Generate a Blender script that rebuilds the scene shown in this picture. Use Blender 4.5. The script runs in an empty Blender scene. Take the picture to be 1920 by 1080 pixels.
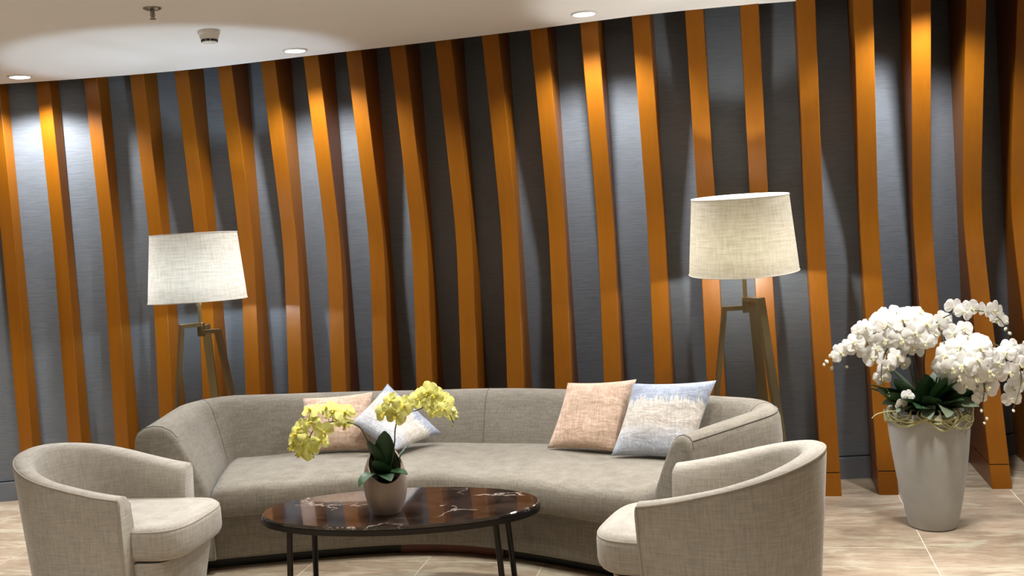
import bpy, bmesh, math, random
from mathutils import Vector, Matrix, Euler

R_ = math.radians
PI = math.pi
SC = bpy.context.scene
COL = SC.collection
random.seed(7)

# ------------------------------------------------------------------ camera, world, lights, exposure
CEIL = 2.65          # suspended ceiling; the fins run on behind its edge
TOP = 2.95
cam_d = bpy.data.cameras.new('camera')
cam = bpy.data.objects.new('camera', cam_d)
COL.objects.link(cam)
cam_d.sensor_width = 36.0
cam_d.lens = 1900.0 / 1920.0 * 36.0
cam_d.shift_y = -38.0 / 1920.0
cam_d.clip_start = 0.05
cam.matrix_world = (Matrix.Translation((0, 0, 1.62)) @ Matrix.Rotation(R_(13.0), 4, 'Z')
                    @ Matrix.Rotation(R_(90.0 - 3.0), 4, 'X') @ Matrix.Rotation(R_(-3.9), 4, 'Z'))
SC.camera = cam

world = bpy.data.worlds.new('world')
SC.world = world
world.use_nodes = True
world.node_tree.nodes['Background'].inputs['Color'].default_value = (1.0, 0.93, 0.85, 1)
world.node_tree.nodes['Background'].inputs['Strength'].default_value = 0.05

SC.view_settings.view_transform = 'Standard'
SC.view_settings.look = 'None'
SC.view_settings.gamma = 1.0
SC.view_settings.use_curve_mapping = False
SC.view_settings.exposure = 0.0
SC.cycles.use_denoising = True
SC.cycles.max_bounces = 10
SC.cycles.diffuse_bounces = 5
SC.cycles.sample_clamp_indirect = 6.0


def area_lamp(name, loc, size, power, color):
    d = bpy.data.lights.new(name, 'AREA')
    d.shape = 'DISK'
    d.size = size
    d.energy = power
    d.spread = R_(88)
    d.color = color
    o = bpy.data.objects.new(name, d)
    o.location = loc
    COL.objects.link(o)
    return o


# unseen lamps added as general fill, over the seating and behind the camera
WARM = (1.0, 0.965, 0.91)
for (x, y, p) in ((-1.95, 4.0, 12), (-4.7, 4.2, 34), (-1.0, 3.9, 11), (0.65, 4.2, 23), (2.35, 4.4, 10),
                  (-2.6, 1.9, 27), (-0.4, 1.7, 20), (1.8, 1.8, 15),
                  (-1.6, -1.0, 19), (0.8, -1.0, 19)):
    area_lamp('unseen_fill_lamp', (x, y, CEIL - 0.02), 0.26, p, WARM)


# ------------------------------------------------------------------ helpers
def link(o, parent=None):
    COL.objects.link(o)
    if parent is not None:
        o.parent = parent
    return o


def mesh(name, verts, faces, mat=None, parent=None, smooth=True, angle=40.0):
    me = bpy.data.meshes.new(name)
    me.from_pydata([tuple(v) for v in verts], [], faces)
    bm = bmesh.new()
    bm.from_mesh(me)
    bmesh.ops.recalc_face_normals(bm, faces=bm.faces)
    bm.to_mesh(me)
    bm.free()
    if mat:
        me.materials.append(mat)
    if smooth:
        me.polygons.foreach_set('use_smooth', [True] * len(me.polygons))
        try:
            me.set_sharp_from_angle(angle=R_(angle))
        except Exception:
            pass
    me.update()
    o = bpy.data.objects.new(name, me)
    return link(o, parent)


def thing(name, label, cat, loc=(0, 0, 0), rotz=0.0, group=None):
    o = bpy.data.objects.new(name, None)
    o.empty_display_size = 0.1
    link(o)
    o.location = loc
    o.rotation_euler = (0, 0, rotz)
    tag(o, label, cat, group)
    return o


def tag(o, label=None, cat=None, group=None, kind=None):
    if label:
        o['label'] = label
    if cat:
        o['category'] = cat
    if group:
        o['group'] = group
    if kind:
        o['kind'] = kind
    return o


def structure(o):
    o['kind'] = 'structure'
    return o


def box_geo(x0, x1, y0, y1, z0, z1, bev=0.0, segs=1):
    bm = bmesh.new()
    m = Matrix.Translation(((x0 + x1) / 2, (y0 + y1) / 2, (z0 + z1) / 2)) @ Matrix.Diagonal((x1 - x0, y1 - y0, z1 - z0, 1))
    bmesh.ops.create_cube(bm, size=1.0, matrix=m)
    if bev > 0:
        bmesh.ops.bevel(bm, geom=bm.edges[:], offset=bev, segments=segs, profile=0.5, affect='EDGES')
    vs = [v.co.copy() for v in bm.verts]
    bm.verts.index_update()
    fs = [[v.index for v in f.verts] for f in bm.faces]
    bm.free()
    return vs, fs


def box(name, b, mat, parent=None, bev=0.0, segs=2):
    v, f = box_geo(*b, bev, segs)
    return mesh(name, v, f, mat, parent)


def lathe_geo(prof, n=40, cap0=True, cap1=True):
    vs, fs = [], []
    for (r, z) in prof:
        for k in range(n):
            a = 2 * PI * k / n
            vs.append((r * math.cos(a), r * math.sin(a), z))
    for i in range(len(prof) - 1):
        for k in range(n):
            k2 = (k + 1) % n
            fs.append([i * n + k, i * n + k2, (i + 1) * n + k2, (i + 1) * n + k])
    if cap0:
        fs.append([k for k in range(n)][::-1])
    if cap1:
        b = (len(prof) - 1) * n
        fs.append([b + k for k in range(n)])
    return vs, fs


def lathe(name, prof, mat, parent=None, n=40, cap0=True, cap1=True, loc=None):
    v, f = lathe_geo(prof, n, cap0, cap1)
    o = mesh(name, v, f, mat, parent)
    if loc:
        o.location = loc
    return o


def tube_geo(pts, rad, n=8, closed=False):
    pts = [Vector(p) for p in pts]
    m = len(pts)
    vs, fs = [], []
    ref = None
    for i, p in enumerate(pts):
        if closed:
            t = (pts[(i + 1) % m] - pts[i - 1]).normalized()
        else:
            t = (pts[min(i + 1, m - 1)] - pts[max(i - 1, 0)]).normalized()
        if ref is None:
            ref = Vector((0, 0, 1)) if abs(t.z) < 0.9 else Vector((1, 0, 0))
        a = t.cross(ref)
        if a.length < 1e-6:
            a = t.orthogonal()
        a.normalize()
        b = t.cross(a).normalized()
        ref = a.cross(t).normalized()
        r = rad[i] if isinstance(rad, (list, tuple)) else rad
        for k in range(n):
            ang = 2 * PI * k / n
            vs.append(p + a * (r * math.cos(ang)) + b * (r * math.sin(ang)))
    for i in range(m if closed else m - 1):
        i2 = (i + 1) % m
        for k in range(n):
            k2 = (k + 1) % n
            fs.append([i * n + k, i * n + k2, i2 * n + k2, i2 * n + k])
    if not closed:
        fs.append(list(range(n))[::-1])
        fs.append([(m - 1) * n + k for k in range(n)])
    return vs, fs


def tube(name, pts, rad, mat, parent=None, n=8, closed=False):
    v, f = tube_geo(pts, rad, n, closed)
    return mesh(name, v, f, mat, parent, angle=60)


def catmull(pts, sub=6):
    pts = [Vector(p) for p in pts]
    out = []
    for i in range(len(pts) - 1):
        p0, p1, p2, p3 = pts[max(i - 1, 0)], pts[i], pts[i + 1], pts[min(i + 2, len(pts) - 1)]
        for k in range(sub):
            t = k / sub
            out.append(0.5 * ((2 * p1) + (p2 - p0) * t + (2 * p0 - 5 * p1 + 4 * p2 - p3) * t * t
                              + (3 * p1 - p0 - 3 * p2 + p3) * t ** 3))
    out.append(pts[-1])
    return out


def loft_geo(rings, closed_ring=True, cap0=False, cap1=False):
    """rings: list of equally long lists of points"""
    n = len(rings[0])
    vs = [p for r in rings for p in r]
    fs = []
    for i in range(len(rings) - 1):
        for k in range(n if closed_ring else n - 1):
            k2 = (k + 1) % n
            fs.append([i * n + k, i * n + k2, (i + 1) * n + k2, (i + 1) * n + k])
    if cap0:
        fs.append(list(range(n))[::-1])
    if cap1:
        b = (len(rings) - 1) * n
        fs.append([b + k for k in range(n)])
    return vs, fs


def inset2d(pts, amt):
    """move a closed counter-clockwise outline inwards by amt"""
    out = []
    n = len(pts)
    for i in range(n):
        p0, p1, p2 = Vector(pts[i - 1]), Vector(pts[i]), Vector(pts[(i + 1) % n])
        t = (p2 - p0)
        t.normalize()
        out.append(Vector((p1.x - t.y * amt, p1.y + t.x * amt)))
    return out


def cushion_geo(outline, z0, z1, r, crown=0.02, sag=0.0):
    """upholstered slab: rounded edges, crowned top"""
    rings = []
    c = Vector((sum(p[0] for p in outline) / len(outline), sum(p[1] for p in outline) / len(outline)))
    zc = (z0 + z1) / 2
    rings.append([Vector((c.x + (p[0] - c.x) * 0.02, c.y + (p[1] - c.y) * 0.02, z0)) for p in outline])
    for k in range(5):
        a = PI / 2 * k / 4
        ins = r * (1 - math.sin(a))
        rings.append([Vector((p.x, p.y, z0 + r * (1 - math.cos(a)))) for p in inset2d(outline, ins)])
    for k in range(5):
        a = PI / 2 * k / 4
        ins = r * (1 - math.cos(a))
        rings.append([Vector((p.x, p.y, z1 - r * (1 - math.sin(a)))) for p in inset2d(outline, ins)])
    base = inset2d(outline, r)
    for s in (0.85, 0.65, 0.45, 0.25, 0.03):
        h = crown * (1 - s * s)
        rings.append([Vector((c.x + (p.x - c.x) * s, c.y + (p.y - c.y) * s, z1 + h)) for p in base])
    return loft_geo(rings, True, True, True)


def copy_obj(o, parent=None):
    c = o.copy()
    COL.objects.link(c)
    c.parent = parent
    return c


# ------------------------------------------------------------------ materials
def new_mat(name):
    m = bpy.data.materials.new(name)
    m.use_nodes = True
    nt = m.node_tree
    b = nt.nodes['Principled BSDF']
    return m, nt, b


def N(nt, t, **kw):
    n = nt.nodes.new(t)
    for k, v in kw.items():
        if k in n.inputs:
            n.inputs[k].default_value = v
        else:
            setattr(n, k, v)
    return n


def coords(nt, scale=(1, 1, 1), kind='Object', rot=(0, 0, 0), rnd=False):
    tc = N(nt, 'ShaderNodeTexCoord')
    mp = N(nt, 'ShaderNodeMapping')
    mp.inputs['Scale'].default_value = scale
    mp.inputs['Rotation'].default_value = rot
    nt.links.new(tc.outputs[kind], mp.inputs['Vector'])
    if rnd:
        oi = N(nt, 'ShaderNodeObjectInfo')
        vm = N(nt, 'ShaderNodeVectorMath', operation='SCALE')
        vm.inputs[0].default_value = (37.0, 23.0, 11.0)
        nt.links.new(oi.outputs['Random'], vm.inputs['Scale'])
        nt.links.new(vm.outputs[0], mp.inputs['Location'])
    return mp.outputs[0]


def ramp(nt, src, stops):
    r = N(nt, 'ShaderNodeValToRGB')
    e = r.color_ramp.elements
    while len(e) < len(stops):
        e.new(0.5)
    for el, (p, c) in zip(e, stops):
        el.position = p
        el.color = (*c, 1) if len(c) == 3 else c
    nt.links.new(src, r.inputs[0])
    return r.outputs[0]


def mixc(nt, fac, a, b, mode='MIX'):
    m = N(nt, 'ShaderNodeMix', data_type='RGBA', blend_type=mode)
    for sock, v in ((m.inputs[0], fac), (m.inputs[6], a), (m.inputs[7], b)):
        if hasattr(v, 'is_linked'):
            nt.links.new(v, sock)
        elif isinstance(v, (int, float)):
            sock.default_value = v
        else:
            sock.default_value = (*v, 1)
    return m.outputs[2]


def noise(nt, vec, scale, detail=4, rough=0.55, dist=0.0):
    n = N(nt, 'ShaderNodeTexNoise')
    n.inputs['Scale'].default_value = scale
    n.inputs['Detail'].default_value = detail
    n.inputs['Roughness'].default_value = rough
    n.inputs['Distortion'].default_value = dist
    nt.links.new(vec, n.inputs['Vector'])
    return n.outputs[0]


def bump(nt, b, src, strength=0.3, dist=0.005):
    n = N(nt, 'ShaderNodeBump')
    n.inputs['Strength'].default_value = strength
    n.inputs['Distance'].default_value = dist
    nt.links.new(src, n.inputs['Height'])
    nt.links.new(n.outputs[0], b.inputs['Normal'])


def plain(name, col, rough=0.5, metal=0.0, coat=0.0, spec=0.5):
    m, nt, b = new_mat(name)
    b.inputs['Base Color'].default_value = (*col, 1)
    b.inputs['Roughness'].default_value = rough
    b.inputs['Metallic'].default_value = metal
    b.inputs['Coat Weight'].default_value = coat
    b.inputs['Specular IOR Level'].default_value = spec
    return m


def mottled(name, c1, c2, scale=6.0, rough=0.6, stretch=(1, 1, 1), bmp=0.0, metal=0.0, spec=0.5, rnd=False):
    m, nt, b = new_mat(name)
    v = coords(nt, stretch, rnd=rnd)
    n = noise(nt, v, scale, 6)
    nt.links.new(ramp(nt, n, [(0.3, c1), (0.7, c2)]), b.inputs['Base Color'])
    b.inputs['Roughness'].default_value = rough
    b.inputs['Metallic'].default_value = metal
    b.inputs['Specular IOR Level'].default_value = spec
    if bmp:
        bump(nt, b, n, bmp, 0.004)
    return m


def linen(name, c1, c2, s=130.0, rough=0.9, wr=0.15, wscale=7.0, sheen=0.15):
    """woven cloth: slubby warp and weft threads with soft wrinkles"""
    m, nt, b = new_mat(name)
    v1 = coords(nt, (1.0, 1.0, 0.10))
    v2 = coords(nt, (0.10, 0.10, 1.0))
    a = noise(nt, v1, s, 3, 0.6)
    c = noise(nt, v2, s, 3, 0.6)
    ad = N(nt, 'ShaderNodeMath', operation='ADD')
    nt.links.new(a, ad.inputs[0])
    nt.links.new(c, ad.inputs[1])
    hf = N(nt, 'ShaderNodeMath', operation='MULTIPLY')
    hf.inputs[1].default_value = 0.5
    nt.links.new(ad.outputs[0], hf.inputs[0])
    big = noise(nt, coords(nt), wscale, 3)
    colr = ramp(nt, hf.outputs[0], [(0.36, c1), (0.64, c2)])
    colr = mixc(nt, 0.18, colr, ramp(nt, big, [(0.3, c1), (0.7, c2)]))
    nt.links.new(colr, b.inputs['Base Color'])
    b.inputs['Roughness'].default_value = rough
    b.inputs['Specular IOR Level'].default_value = 0.2
    b.inputs['Sheen Weight'].default_value = sheen
    bp1 = N(nt, 'ShaderNodeBump')
    bp1.inputs['Strength'].default_value = 0.25
    bp1.inputs['Distance'].default_value = 0.002
    nt.links.new(hf.outputs[0], bp1.inputs['Height'])
    bp2 = N(nt, 'ShaderNodeBump')
    bp2.inputs['Strength'].default_value = wr
    bp2.inputs['Distance'].default_value = 0.03
    nt.links.new(big, bp2.inputs['Height'])
    nt.links.new(bp1.outputs[0], bp2.inputs['Normal'])
    nt.links.new(bp2.outputs[0], b.inputs['Normal'])
    return m


def wood_mat():
    m, nt, b = new_mat('stained_wood')
    v = coords(nt, (14, 14, 0.8), rnd=True)
    n = noise(nt, v, 3.0, 8, 0.6, 0.4)
    v2 = coords(nt, (1, 1, 0.4), rnd=True)
    n2 = noise(nt, v2, 2.0, 2)
    c = ramp(nt, n, [(0.3, (0.205, 0.066, 0.002)), (0.7, (0.245, 0.081, 0.0025))])
    c = mixc(nt, 0.35, c, ramp(nt, n2, [(0.35, (0.19, 0.059, 0.002)), (0.65, (0.265, 0.090, 0.003))]))
    nt.links.new(c, b.inputs['Base Color'])
    b.inputs['Roughness'].default_value = 0.36
    b.inputs['Specular IOR Level'].default_value = 0.36
    return m


def panel_mat():
    m, nt, b = new_mat('charcoal_wall_fabric')
    v = coords(nt, (0.06, 0.06, 1.0), rnd=True)
    n = noise(nt, v, 170, 4, 0.65)
    v2 = coords(nt, (1, 1, 1), rnd=True)
    n2 = noise(nt, v2, 4.0, 4)
    c = ramp(nt, n, [(0.3, (0.108, 0.121, 0.138)), (0.7, (0.168, 0.184, 0.204))])
    c = mixc(nt, 0.3, c, ramp(nt, n2, [(0.3, (0.110, 0.123, 0.140)), (0.7, (0.172, 0.188, 0.208))]))
    nt.links.new(c, b.inputs['Base Color'])
    b.inputs['Roughness'].default_value = 0.62
    b.inputs['Specular IOR Level'].default_value = 0.35
    bump(nt, b, n, 0.35, 0.003)
    return m


def tile_mat(rnd=True):
    m, nt, b = new_mat('travertine')
    v = coords(nt, (1.0, 3.0, 1.0), rnd=rnd)
    n = noise(nt, v, 3.2, 7, 0.6, 0.5)
    n2 = noise(nt, coords(nt, (1.2, 3.4, 1.0), rnd=rnd), 2.3, 5, 0.62, 0.8)
    n3 = noise(nt, coords(nt, (1.5, 6, 1), rnd=rnd), 9.0, 6, 0.7)
    c = ramp(nt, n, [(0.32, (0.20, 0.142, 0.096)), (0.50, (0.305, 0.224, 0.158)), (0.68, (0.42, 0.335, 0.25))])
    pale = ramp(nt, n2, [(0.50, (0, 0, 0)), (0.62, (1, 1, 1))])
    c = mixc(nt, pale, c, (0.46, 0.425, 0.32))
    c = mixc(nt, 0.35, c, ramp(nt, n3, [(0.3, (0.21, 0.155, 0.10)), (0.7, (0.60, 0.53, 0.41))]))
    nt.links.new(c, b.inputs['Base Color'])
    b.inputs['Roughness'].default_value = 0.30
    b.inputs['Specular IOR Level'].default_value = 0.4
    return m


def marble_mat():
    m, nt, b = new_mat('dark_marble')
    v = coords(nt, (1.0, 1.4, 1.0), rot=(0, 0, 0.5))
    n = noise(nt, v, 5.0, 8, 0.65, 1.2)
    c = ramp(nt, n, [(0.35, (0.010, 0.007, 0.006)), (0.65, (0.040, 0.025, 0.019))])
    vo = N(nt, 'ShaderNodeTexVoronoi', feature='DISTANCE_TO_EDGE')
    vo.inputs['Scale'].default_value = 3.1
    n2 = noise(nt, v, 7.0, 5)
    dv = N(nt, 'ShaderNodeVectorMath', operation='ADD')
    sc = N(nt, 'ShaderNodeVectorMath', operation='SCALE')
    cmb = N(nt, 'ShaderNodeCombineXYZ')
    nt.links.new(n2, cmb.inputs[0])
    nt.links.new(n, cmb.inputs[1])
    nt.links.new(cmb.outputs[0], sc.inputs[0])
    sc.inputs['Scale'].default_value = 0.30
    nt.links.new(v, dv.inputs[0])
    nt.links.new(sc.outputs[0], dv.inputs[1])
    nt.links.new(dv.outputs[0], vo.inputs['Vector'])
    vein = ramp(nt, vo.outputs['Distance'], [(0.0, (1, 1, 1)), (0.022, (0, 0, 0))])
    part = ramp(nt, noise(nt, v, 3.0, 2), [(0.46, (0, 0, 0)), (0.56, (1, 1, 1))])
    mk = mixc(nt, 1.0, vein, part, 'MULTIPLY')
    c = mixc(nt, mk, c, (0.40, 0.34, 0.29))
    nt.links.new(c, b.inputs['Base Color'])
    b.inputs['Roughness'].default_value = 0.08
    b.inputs['Specular IOR Level'].default_value = 0.6
    b.inputs['Coat Weight'].default_value = 0.5
    b.inputs['Coat Roughness'].default_value = 0.03
    return m


def cloth_thin(name, c_diff, c_trans, fac=0.5, weave=True):
    """thin cloth or petal that lets light through"""
    m = bpy.data.materials.new(name)
    m.use_nodes = True
    nt = m.node_tree
    nt.nodes.clear()
    out = N(nt, 'ShaderNodeOutputMaterial')
    d = N(nt, 'ShaderNodeBsdfDiffuse')
    t = N(nt, 'ShaderNodeBsdfTranslucent')
    mx = N(nt, 'ShaderNodeMixShader')
    mx.inputs[0].default_value = fac
    d.inputs[0].default_value = (*c_diff, 1)
    t.inputs[0].default_value = (*c_trans, 1)
    if weave:
        v1 = coords(nt, (0.08, 0.08, 1.0))
        v2 = coords(nt, (1.0, 1.0, 0.08))
        a = noise(nt, v1, 110, 3, 0.6)
        c = noise(nt, v2, 110, 3, 0.6)
        w = mixc(nt, 0.5, ramp(nt, a, [(0.3, (0.60, 0.57, 0.52)), (0.7, (1, 1, 1))]),
                 ramp(nt, c, [(0.3, (0.68, 0.65, 0.60)), (0.7, (1, 1, 1))]))
        nt.links.new(mixc(nt, 1.0, c_trans, w, 'MULTIPLY'), t.inputs[0])
        nt.links.new(mixc(nt, 1.0, c_diff, w, 'MULTIPLY'), d.inputs[0])
    nt.links.new(d.outputs[0], mx.inputs[1])
    nt.links.new(t.outputs[0], mx.inputs[2])
    nt.links.new(mx.outputs[0], out.inputs[0])
    return m


def emit(name, col, strength):
    m = bpy.data.materials.new(name)
    m.use_nodes = True
    nt = m.node_tree
    nt.nodes.clear()
    out = N(nt, 'ShaderNodeOutputMaterial')
    e = N(nt, 'ShaderNodeEmission')
    e.inputs[0].default_value = (*col, 1)
    e.inputs[1].default_value = strength
    nt.links.new(e.outputs[0], out.inputs[0])
    return m


def pillow_mat(name, kind):
    m, nt, b = new_mat(name)
    tc = N(nt, 'ShaderNodeTexCoord')
    w1 = noise(nt, coords(nt, (1, 0.12, 1)), 110, 3, 0.65)
    w2 = noise(nt, coords(nt, (0.12, 1, 1)), 110, 3, 0.65)
    if kind == 'peach':
        w = mixc(nt, 0.5, ramp(nt, w1, [(0.3, (0, 0, 0)), (0.7, (1, 1, 1))]), ramp(nt, w2, [(0.3, (0, 0, 0)), (0.7, (1, 1, 1))]))
        c = ramp(nt, w, [(0.25, (0.56, 0.37, 0.27)), (0.75, (0.74, 0.58, 0.46))])
        nt.links.new(c, b.inputs['Base Color'])
    else:
        sx = N(nt, 'ShaderNodeSeparateXYZ')
        nt.links.new(tc.outputs['Object'], sx.inputs[0])
        rag = noise(nt, coords(nt, (1, 0.05, 1)), 90, 3, 0.7)
        ma = N(nt, 'ShaderNodeMath', operation='MULTIPLY_ADD')
        nt.links.new(rag, ma.inputs[0])
        ma.inputs[1].default_value = 0.16
        nt.links.new(sx.outputs['Y'], ma.inputs[2])
        # bands along the pillow's height: blue head band, cream middle, speckled grey-blue foot
        c = ramp(nt, _maprange(nt, ma.outputs[0], -0.13, 0.29),
                 [(0.0, (0.42, 0.46, 0.54)), (0.16, (0.46, 0.50, 0.57)), (0.30, (0.62, 0.62, 0.64)), (0.44, (0.66, 0.60, 0.53)),
                  (0.68, (0.70, 0.66, 0.60)), (0.715, (0.38, 0.425, 0.515)), (1.0, (0.38, 0.425, 0.52))])
        sp = ramp(nt, mixc(nt, 0.5, w1, w2), [(0.45, (0.82, 0.82, 0.84)), (0.6, (1.1, 1.1, 1.1))])
        nt.links.new(mixc(nt, 1.0, c, sp, 'MULTIPLY'), b.inputs['Base Color'])
    b.inputs['Roughness'].default_value = 0.85
    b.inputs['Specular IOR Level'].default_value = 0.25
    b.inputs['Sheen Weight'].default_value = 0.1
    big = noise(nt, coords(nt, (1, 1.6, 1)), 9, 3, 0.5, 0.6)
    bp1 = N(nt, 'ShaderNodeBump')
    bp1.inputs['Strength'].default_value = 0.2
    bp1.inputs['Distance'].default_value = 0.002
    nt.links.new(w1, bp1.inputs['Height'])
    bp2 = N(nt, 'ShaderNodeBump')
    bp2.inputs['Strength'].default_value = 0.35
    bp2.inputs['Distance'].default_value = 0.03
    nt.links.new(big, bp2.inputs['Height'])
    nt.links.new(bp1.outputs[0], bp2.inputs['Normal'])
    nt.links.new(bp2.outputs[0], b.inputs['Normal'])
    return m


def _maprange(nt, src, a, b_):
    mr = N(nt, 'ShaderNodeMapRange')
    mr.inputs['From Min'].default_value = a
    mr.inputs['From Max'].default_value = b_
    nt.links.new(src, mr.inputs['Value'])
    return mr.outputs[0]


M = {}
M['wood'] = wood_mat()
M['panel'] = panel_mat()
M['baseboard'] = mottled('painted_baseboard', (0.115, 0.128, 0.148), (0.14, 0.152, 0.172), 5, 0.45)
M['backing'] = plain('black_backing', (0.012, 0.012, 0.013), 0.8)
M['ceiling'] = mottled('ceiling_paint', (0.80, 0.79, 0.77), (0.82, 0.81, 0.79), 2.0, 0.9)
M['cream_wall'] = mottled('cream_wall_paint', (0.55, 0.49, 0.42), (0.58, 0.52, 0.45), 2.0, 0.8)
M['tile'] = tile_mat()
M['stone_floor'] = tile_mat(False)
M['grout'] = mottled('pale_grout', (0.60, 0.52, 0.41), (0.66, 0.58, 0.47), 30, 0.8)
M['sofa'] = linen('taupe_linen', (0.168, 0.150, 0.121), (0.282, 0.255, 0.209))
M['sofa_seam'] = plain('taupe_seam', (0.13, 0.115, 0.095), 0.9)
M['chair'] = linen('oatmeal_linen', (0.335, 0.306, 0.262), (0.495, 0.462, 0.408), wr=0.08)
M['chair_seam'] = plain('oatmeal_piping', (0.38, 0.335, 0.275), 0.9)
M['black_plinth'] = plain('black_lacquer', (0.006, 0.006, 0.006), 0.35)
M['red_plinth'] = mottled('dark_red_brown', (0.15, 0.036, 0.014), (0.20, 0.052, 0.020), 12, 0.35)
M['brass'] = mottled('antique_brass', (0.22, 0.175, 0.095), (0.30, 0.24, 0.13), 9, 0.36, (1, 1, 0.2), metal=0.9)
M['brass_pole'] = plain('pale_brass', (0.50, 0.42, 0.24), 0.3, 0.9)
M['pale_shade'] = cloth_thin('pale_linen_shade', (0.70, 0.645, 0.575), (0.36, 0.315, 0.26), 0.27)
M['shade'] = cloth_thin('linen_shade', (0.66, 0.61, 0.55), (0.22, 0.198, 0.142), 0.25)
M['shade_trim'] = plain('shade_binding', (0.80, 0.76, 0.70), 0.8)
M['bulb'] = emit('lamp_bulb', (0.70, 0.86, 1.0), 1300.0)
M['marble'] = marble_mat()
M['dark_metal'] = plain('gunmetal', (0.030, 0.027, 0.025), 0.32, 0.8)
M['terracotta'] = mottled('pale_clay', (0.27, 0.20, 0.165), (0.40, 0.315, 0.265), 10, 0.5, (1, 1, 0.25), 0.15)
M['concrete'] = mottled('pale_concrete', (0.33, 0.33, 0.315), (0.45, 0.45, 0.435), 5, 0.75, (1, 1, 0.8), 0.15)
M['soil'] = mottled('dark_soil', (0.02, 0.016, 0.010), (0.05, 0.04, 0.025), 40, 0.95, bmp=0.6)
M['leaf'] = mottled('orchid_leaf', (0.012, 0.045, 0.014), (0.030, 0.080, 0.026), 9, 0.45, (1, 1, 1), rnd=True)
M['pale_leaf'] = mottled('grey_green_leaf', (0.10, 0.14, 0.085), (0.19, 0.23, 0.15), 9, 0.5, (1, 1, 1), rnd=True)
M['stem'] = mottled('orchid_stem', (0.05, 0.045, 0.02), (0.10, 0.10, 0.04), 20, 0.5)
M['root'] = mottled('pale_root', (0.30, 0.28, 0.12), (0.48, 0.46, 0.24), 20, 0.6)
M['white_petal'] = cloth_thin('white_petal', (0.90, 0.89, 0.86), (0.85, 0.84, 0.80), 0.28, False)
M['white_lip'] = cloth_thin('cream_lip', (0.82, 0.79, 0.56), (0.74, 0.72, 0.50), 0.3, False)
M['yellow_petal'] = cloth_thin('yellow_petal', (0.84, 0.82, 0.30), (0.80, 0.80, 0.28), 0.3, False)
M['yellow_lip'] = cloth_thin('deep_yellow_lip', (0.80, 0.70, 0.14), (0.75, 0.66, 0.13), 0.3, False)
M['bud'] = plain('green_bud', (0.55, 0.58, 0.25), 0.5)
M['white_bud'] = plain('pale_bud', (0.75, 0.76, 0.60), 0.5)
M['peach_pillow'] = pillow_mat('peach_weave', 'peach')
M['blue_pillow'] = pillow_mat('blue_cream_weave', 'blue')
M['white_plastic'] = plain('white_plastic', (0.78, 0.76, 0.72), 0.4)
M['dark_slot'] = plain('dark_slot', (0.02, 0.02, 0.02), 0.6)
M['chrome'] = plain('dull_chrome', (0.30, 0.27, 0.23), 0.3, 0.9)
M['trim_ring'] = plain('white_trim_ring', (0.72, 0.72, 0.70), 0.4)
M['lens'] = emit('downlight_lens', (1.0, 0.98, 0.95), 14.0)

# ------------------------------------------------------------------ floor
XA, XB, YA, YB = -6.68, 3.57, 1.98, 6.55          # tiled zone
WEST, EAST, SOUTH, NORTH = -8.0, 5.5, -6.5, 7.6     # the room
fv, ff = [], []
for (x0, x1, y0, y1, z) in ((XA, XB, YA, YB, -0.0012), (WEST, EAST, SOUTH, YA, 0.0), (WEST, XA, YA, NORTH, 0.0),
                            (XB, EAST, YA, NORTH, 0.0), (XA, XB, YB, NORTH, 0.0)):
    b = len(fv)
    fv += [(x0, y0, z), (x1, y0, z), (x1, y1, z), (x0, y1, z)]
    ff.append([b, b + 1, b + 2, b + 3])
b = len(fv)
fv += [(WEST, SOUTH, -0.05), (EAST, SOUTH, -0.05), (EAST, NORTH, -0.05), (WEST, NORTH, -0.05)]
ff.append([b + 3, b + 2, b + 1, b])
floor = structure(mesh('floor', fv, ff, M['grout'], None, False))
floor.data.materials.append(M['stone_floor'])
for p in floor.data.polygons[1:5]:
    p.material_index = 1

TW = 0.5695
tile_meshes = {}


def tile(x0, y0, ln):
    key = round(ln, 3)
    g = 0.0022
    if key not in tile_meshes:
        v, f = box_geo(g, TW - g, g, ln - g, -0.006, 0.0, 0.0008, 1)
        o = mesh('tile', v, f, M['tile'], floor, False)
        tile_meshes[key] = o.data
    else:
        o = link(bpy.data.objects.new('tile', tile_meshes[key]), floor)
    o.location = (x0, y0, 0)


k0 = round((XA - 0.72) / TW)
for c in range(18):
    x0 = 0.72 + (k0 + c) * TW
    even = (k0 + c) % 2 == 0
    # the courses alternate long and short stones, shifted from column to column
    seq = (0.60, 0.245) if even else (0.245, 0.60)
    y = 5.36 - 4 * 0.845
    i = 0
    while y + 0.05 < YB:
        ln = seq[i % 2]
        tile(x0, y, min(ln, YB - y))
        y += ln
        i += 1

# ------------------------------------------------------------------ ceiling and the unseen sides of the lobby
EDGE = [(WEST, 4.85), (-6.0, 5.17), (-5.0, 5.40), (-4.48, 5.547), (-4.12, 5.639), (-3.68, 5.722), (-3.35, 5.760), (-3.10, 5.768), (-2.51, 5.737), (-1.96, 5.727),
        (-1.40, 5.700), (-1.098, 5.675), (-0.80, 5.639), (-0.515, 5.611), (-0.25, 5.613), (0.080, 5.644), (0.47, 5.722), (0.82, 5.790), (1.29, 5.860), (1.65, 5.97),
        (2.2, 6.12), (3.0, 6.32), (EAST, 6.6)]
ev, ef = [], []
for (x, y) in EDGE:
    ev += [(x, SOUTH, CEIL), (x, y - 0.012, CEIL), (x, y, CEIL + 0.004), (x, y, CEIL + 0.06), (x, SOUTH, CEIL + 0.06)]
for i in range(len(EDGE) - 1):
    for k in range(5):
        k2 = (k + 1) % 5
        ef.append([i * 5 + k, i * 5 + k2, i * 5 + 5 + k2, i * 5 + 5 + k])
ef += [[0, 1, 2, 3, 4], [(len(EDGE) - 1) * 5 + k for k in (4, 3, 2, 1, 0)]]
ceiling = structure(mesh('ceiling', ev, ef, M['ceiling'], None, False))
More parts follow.
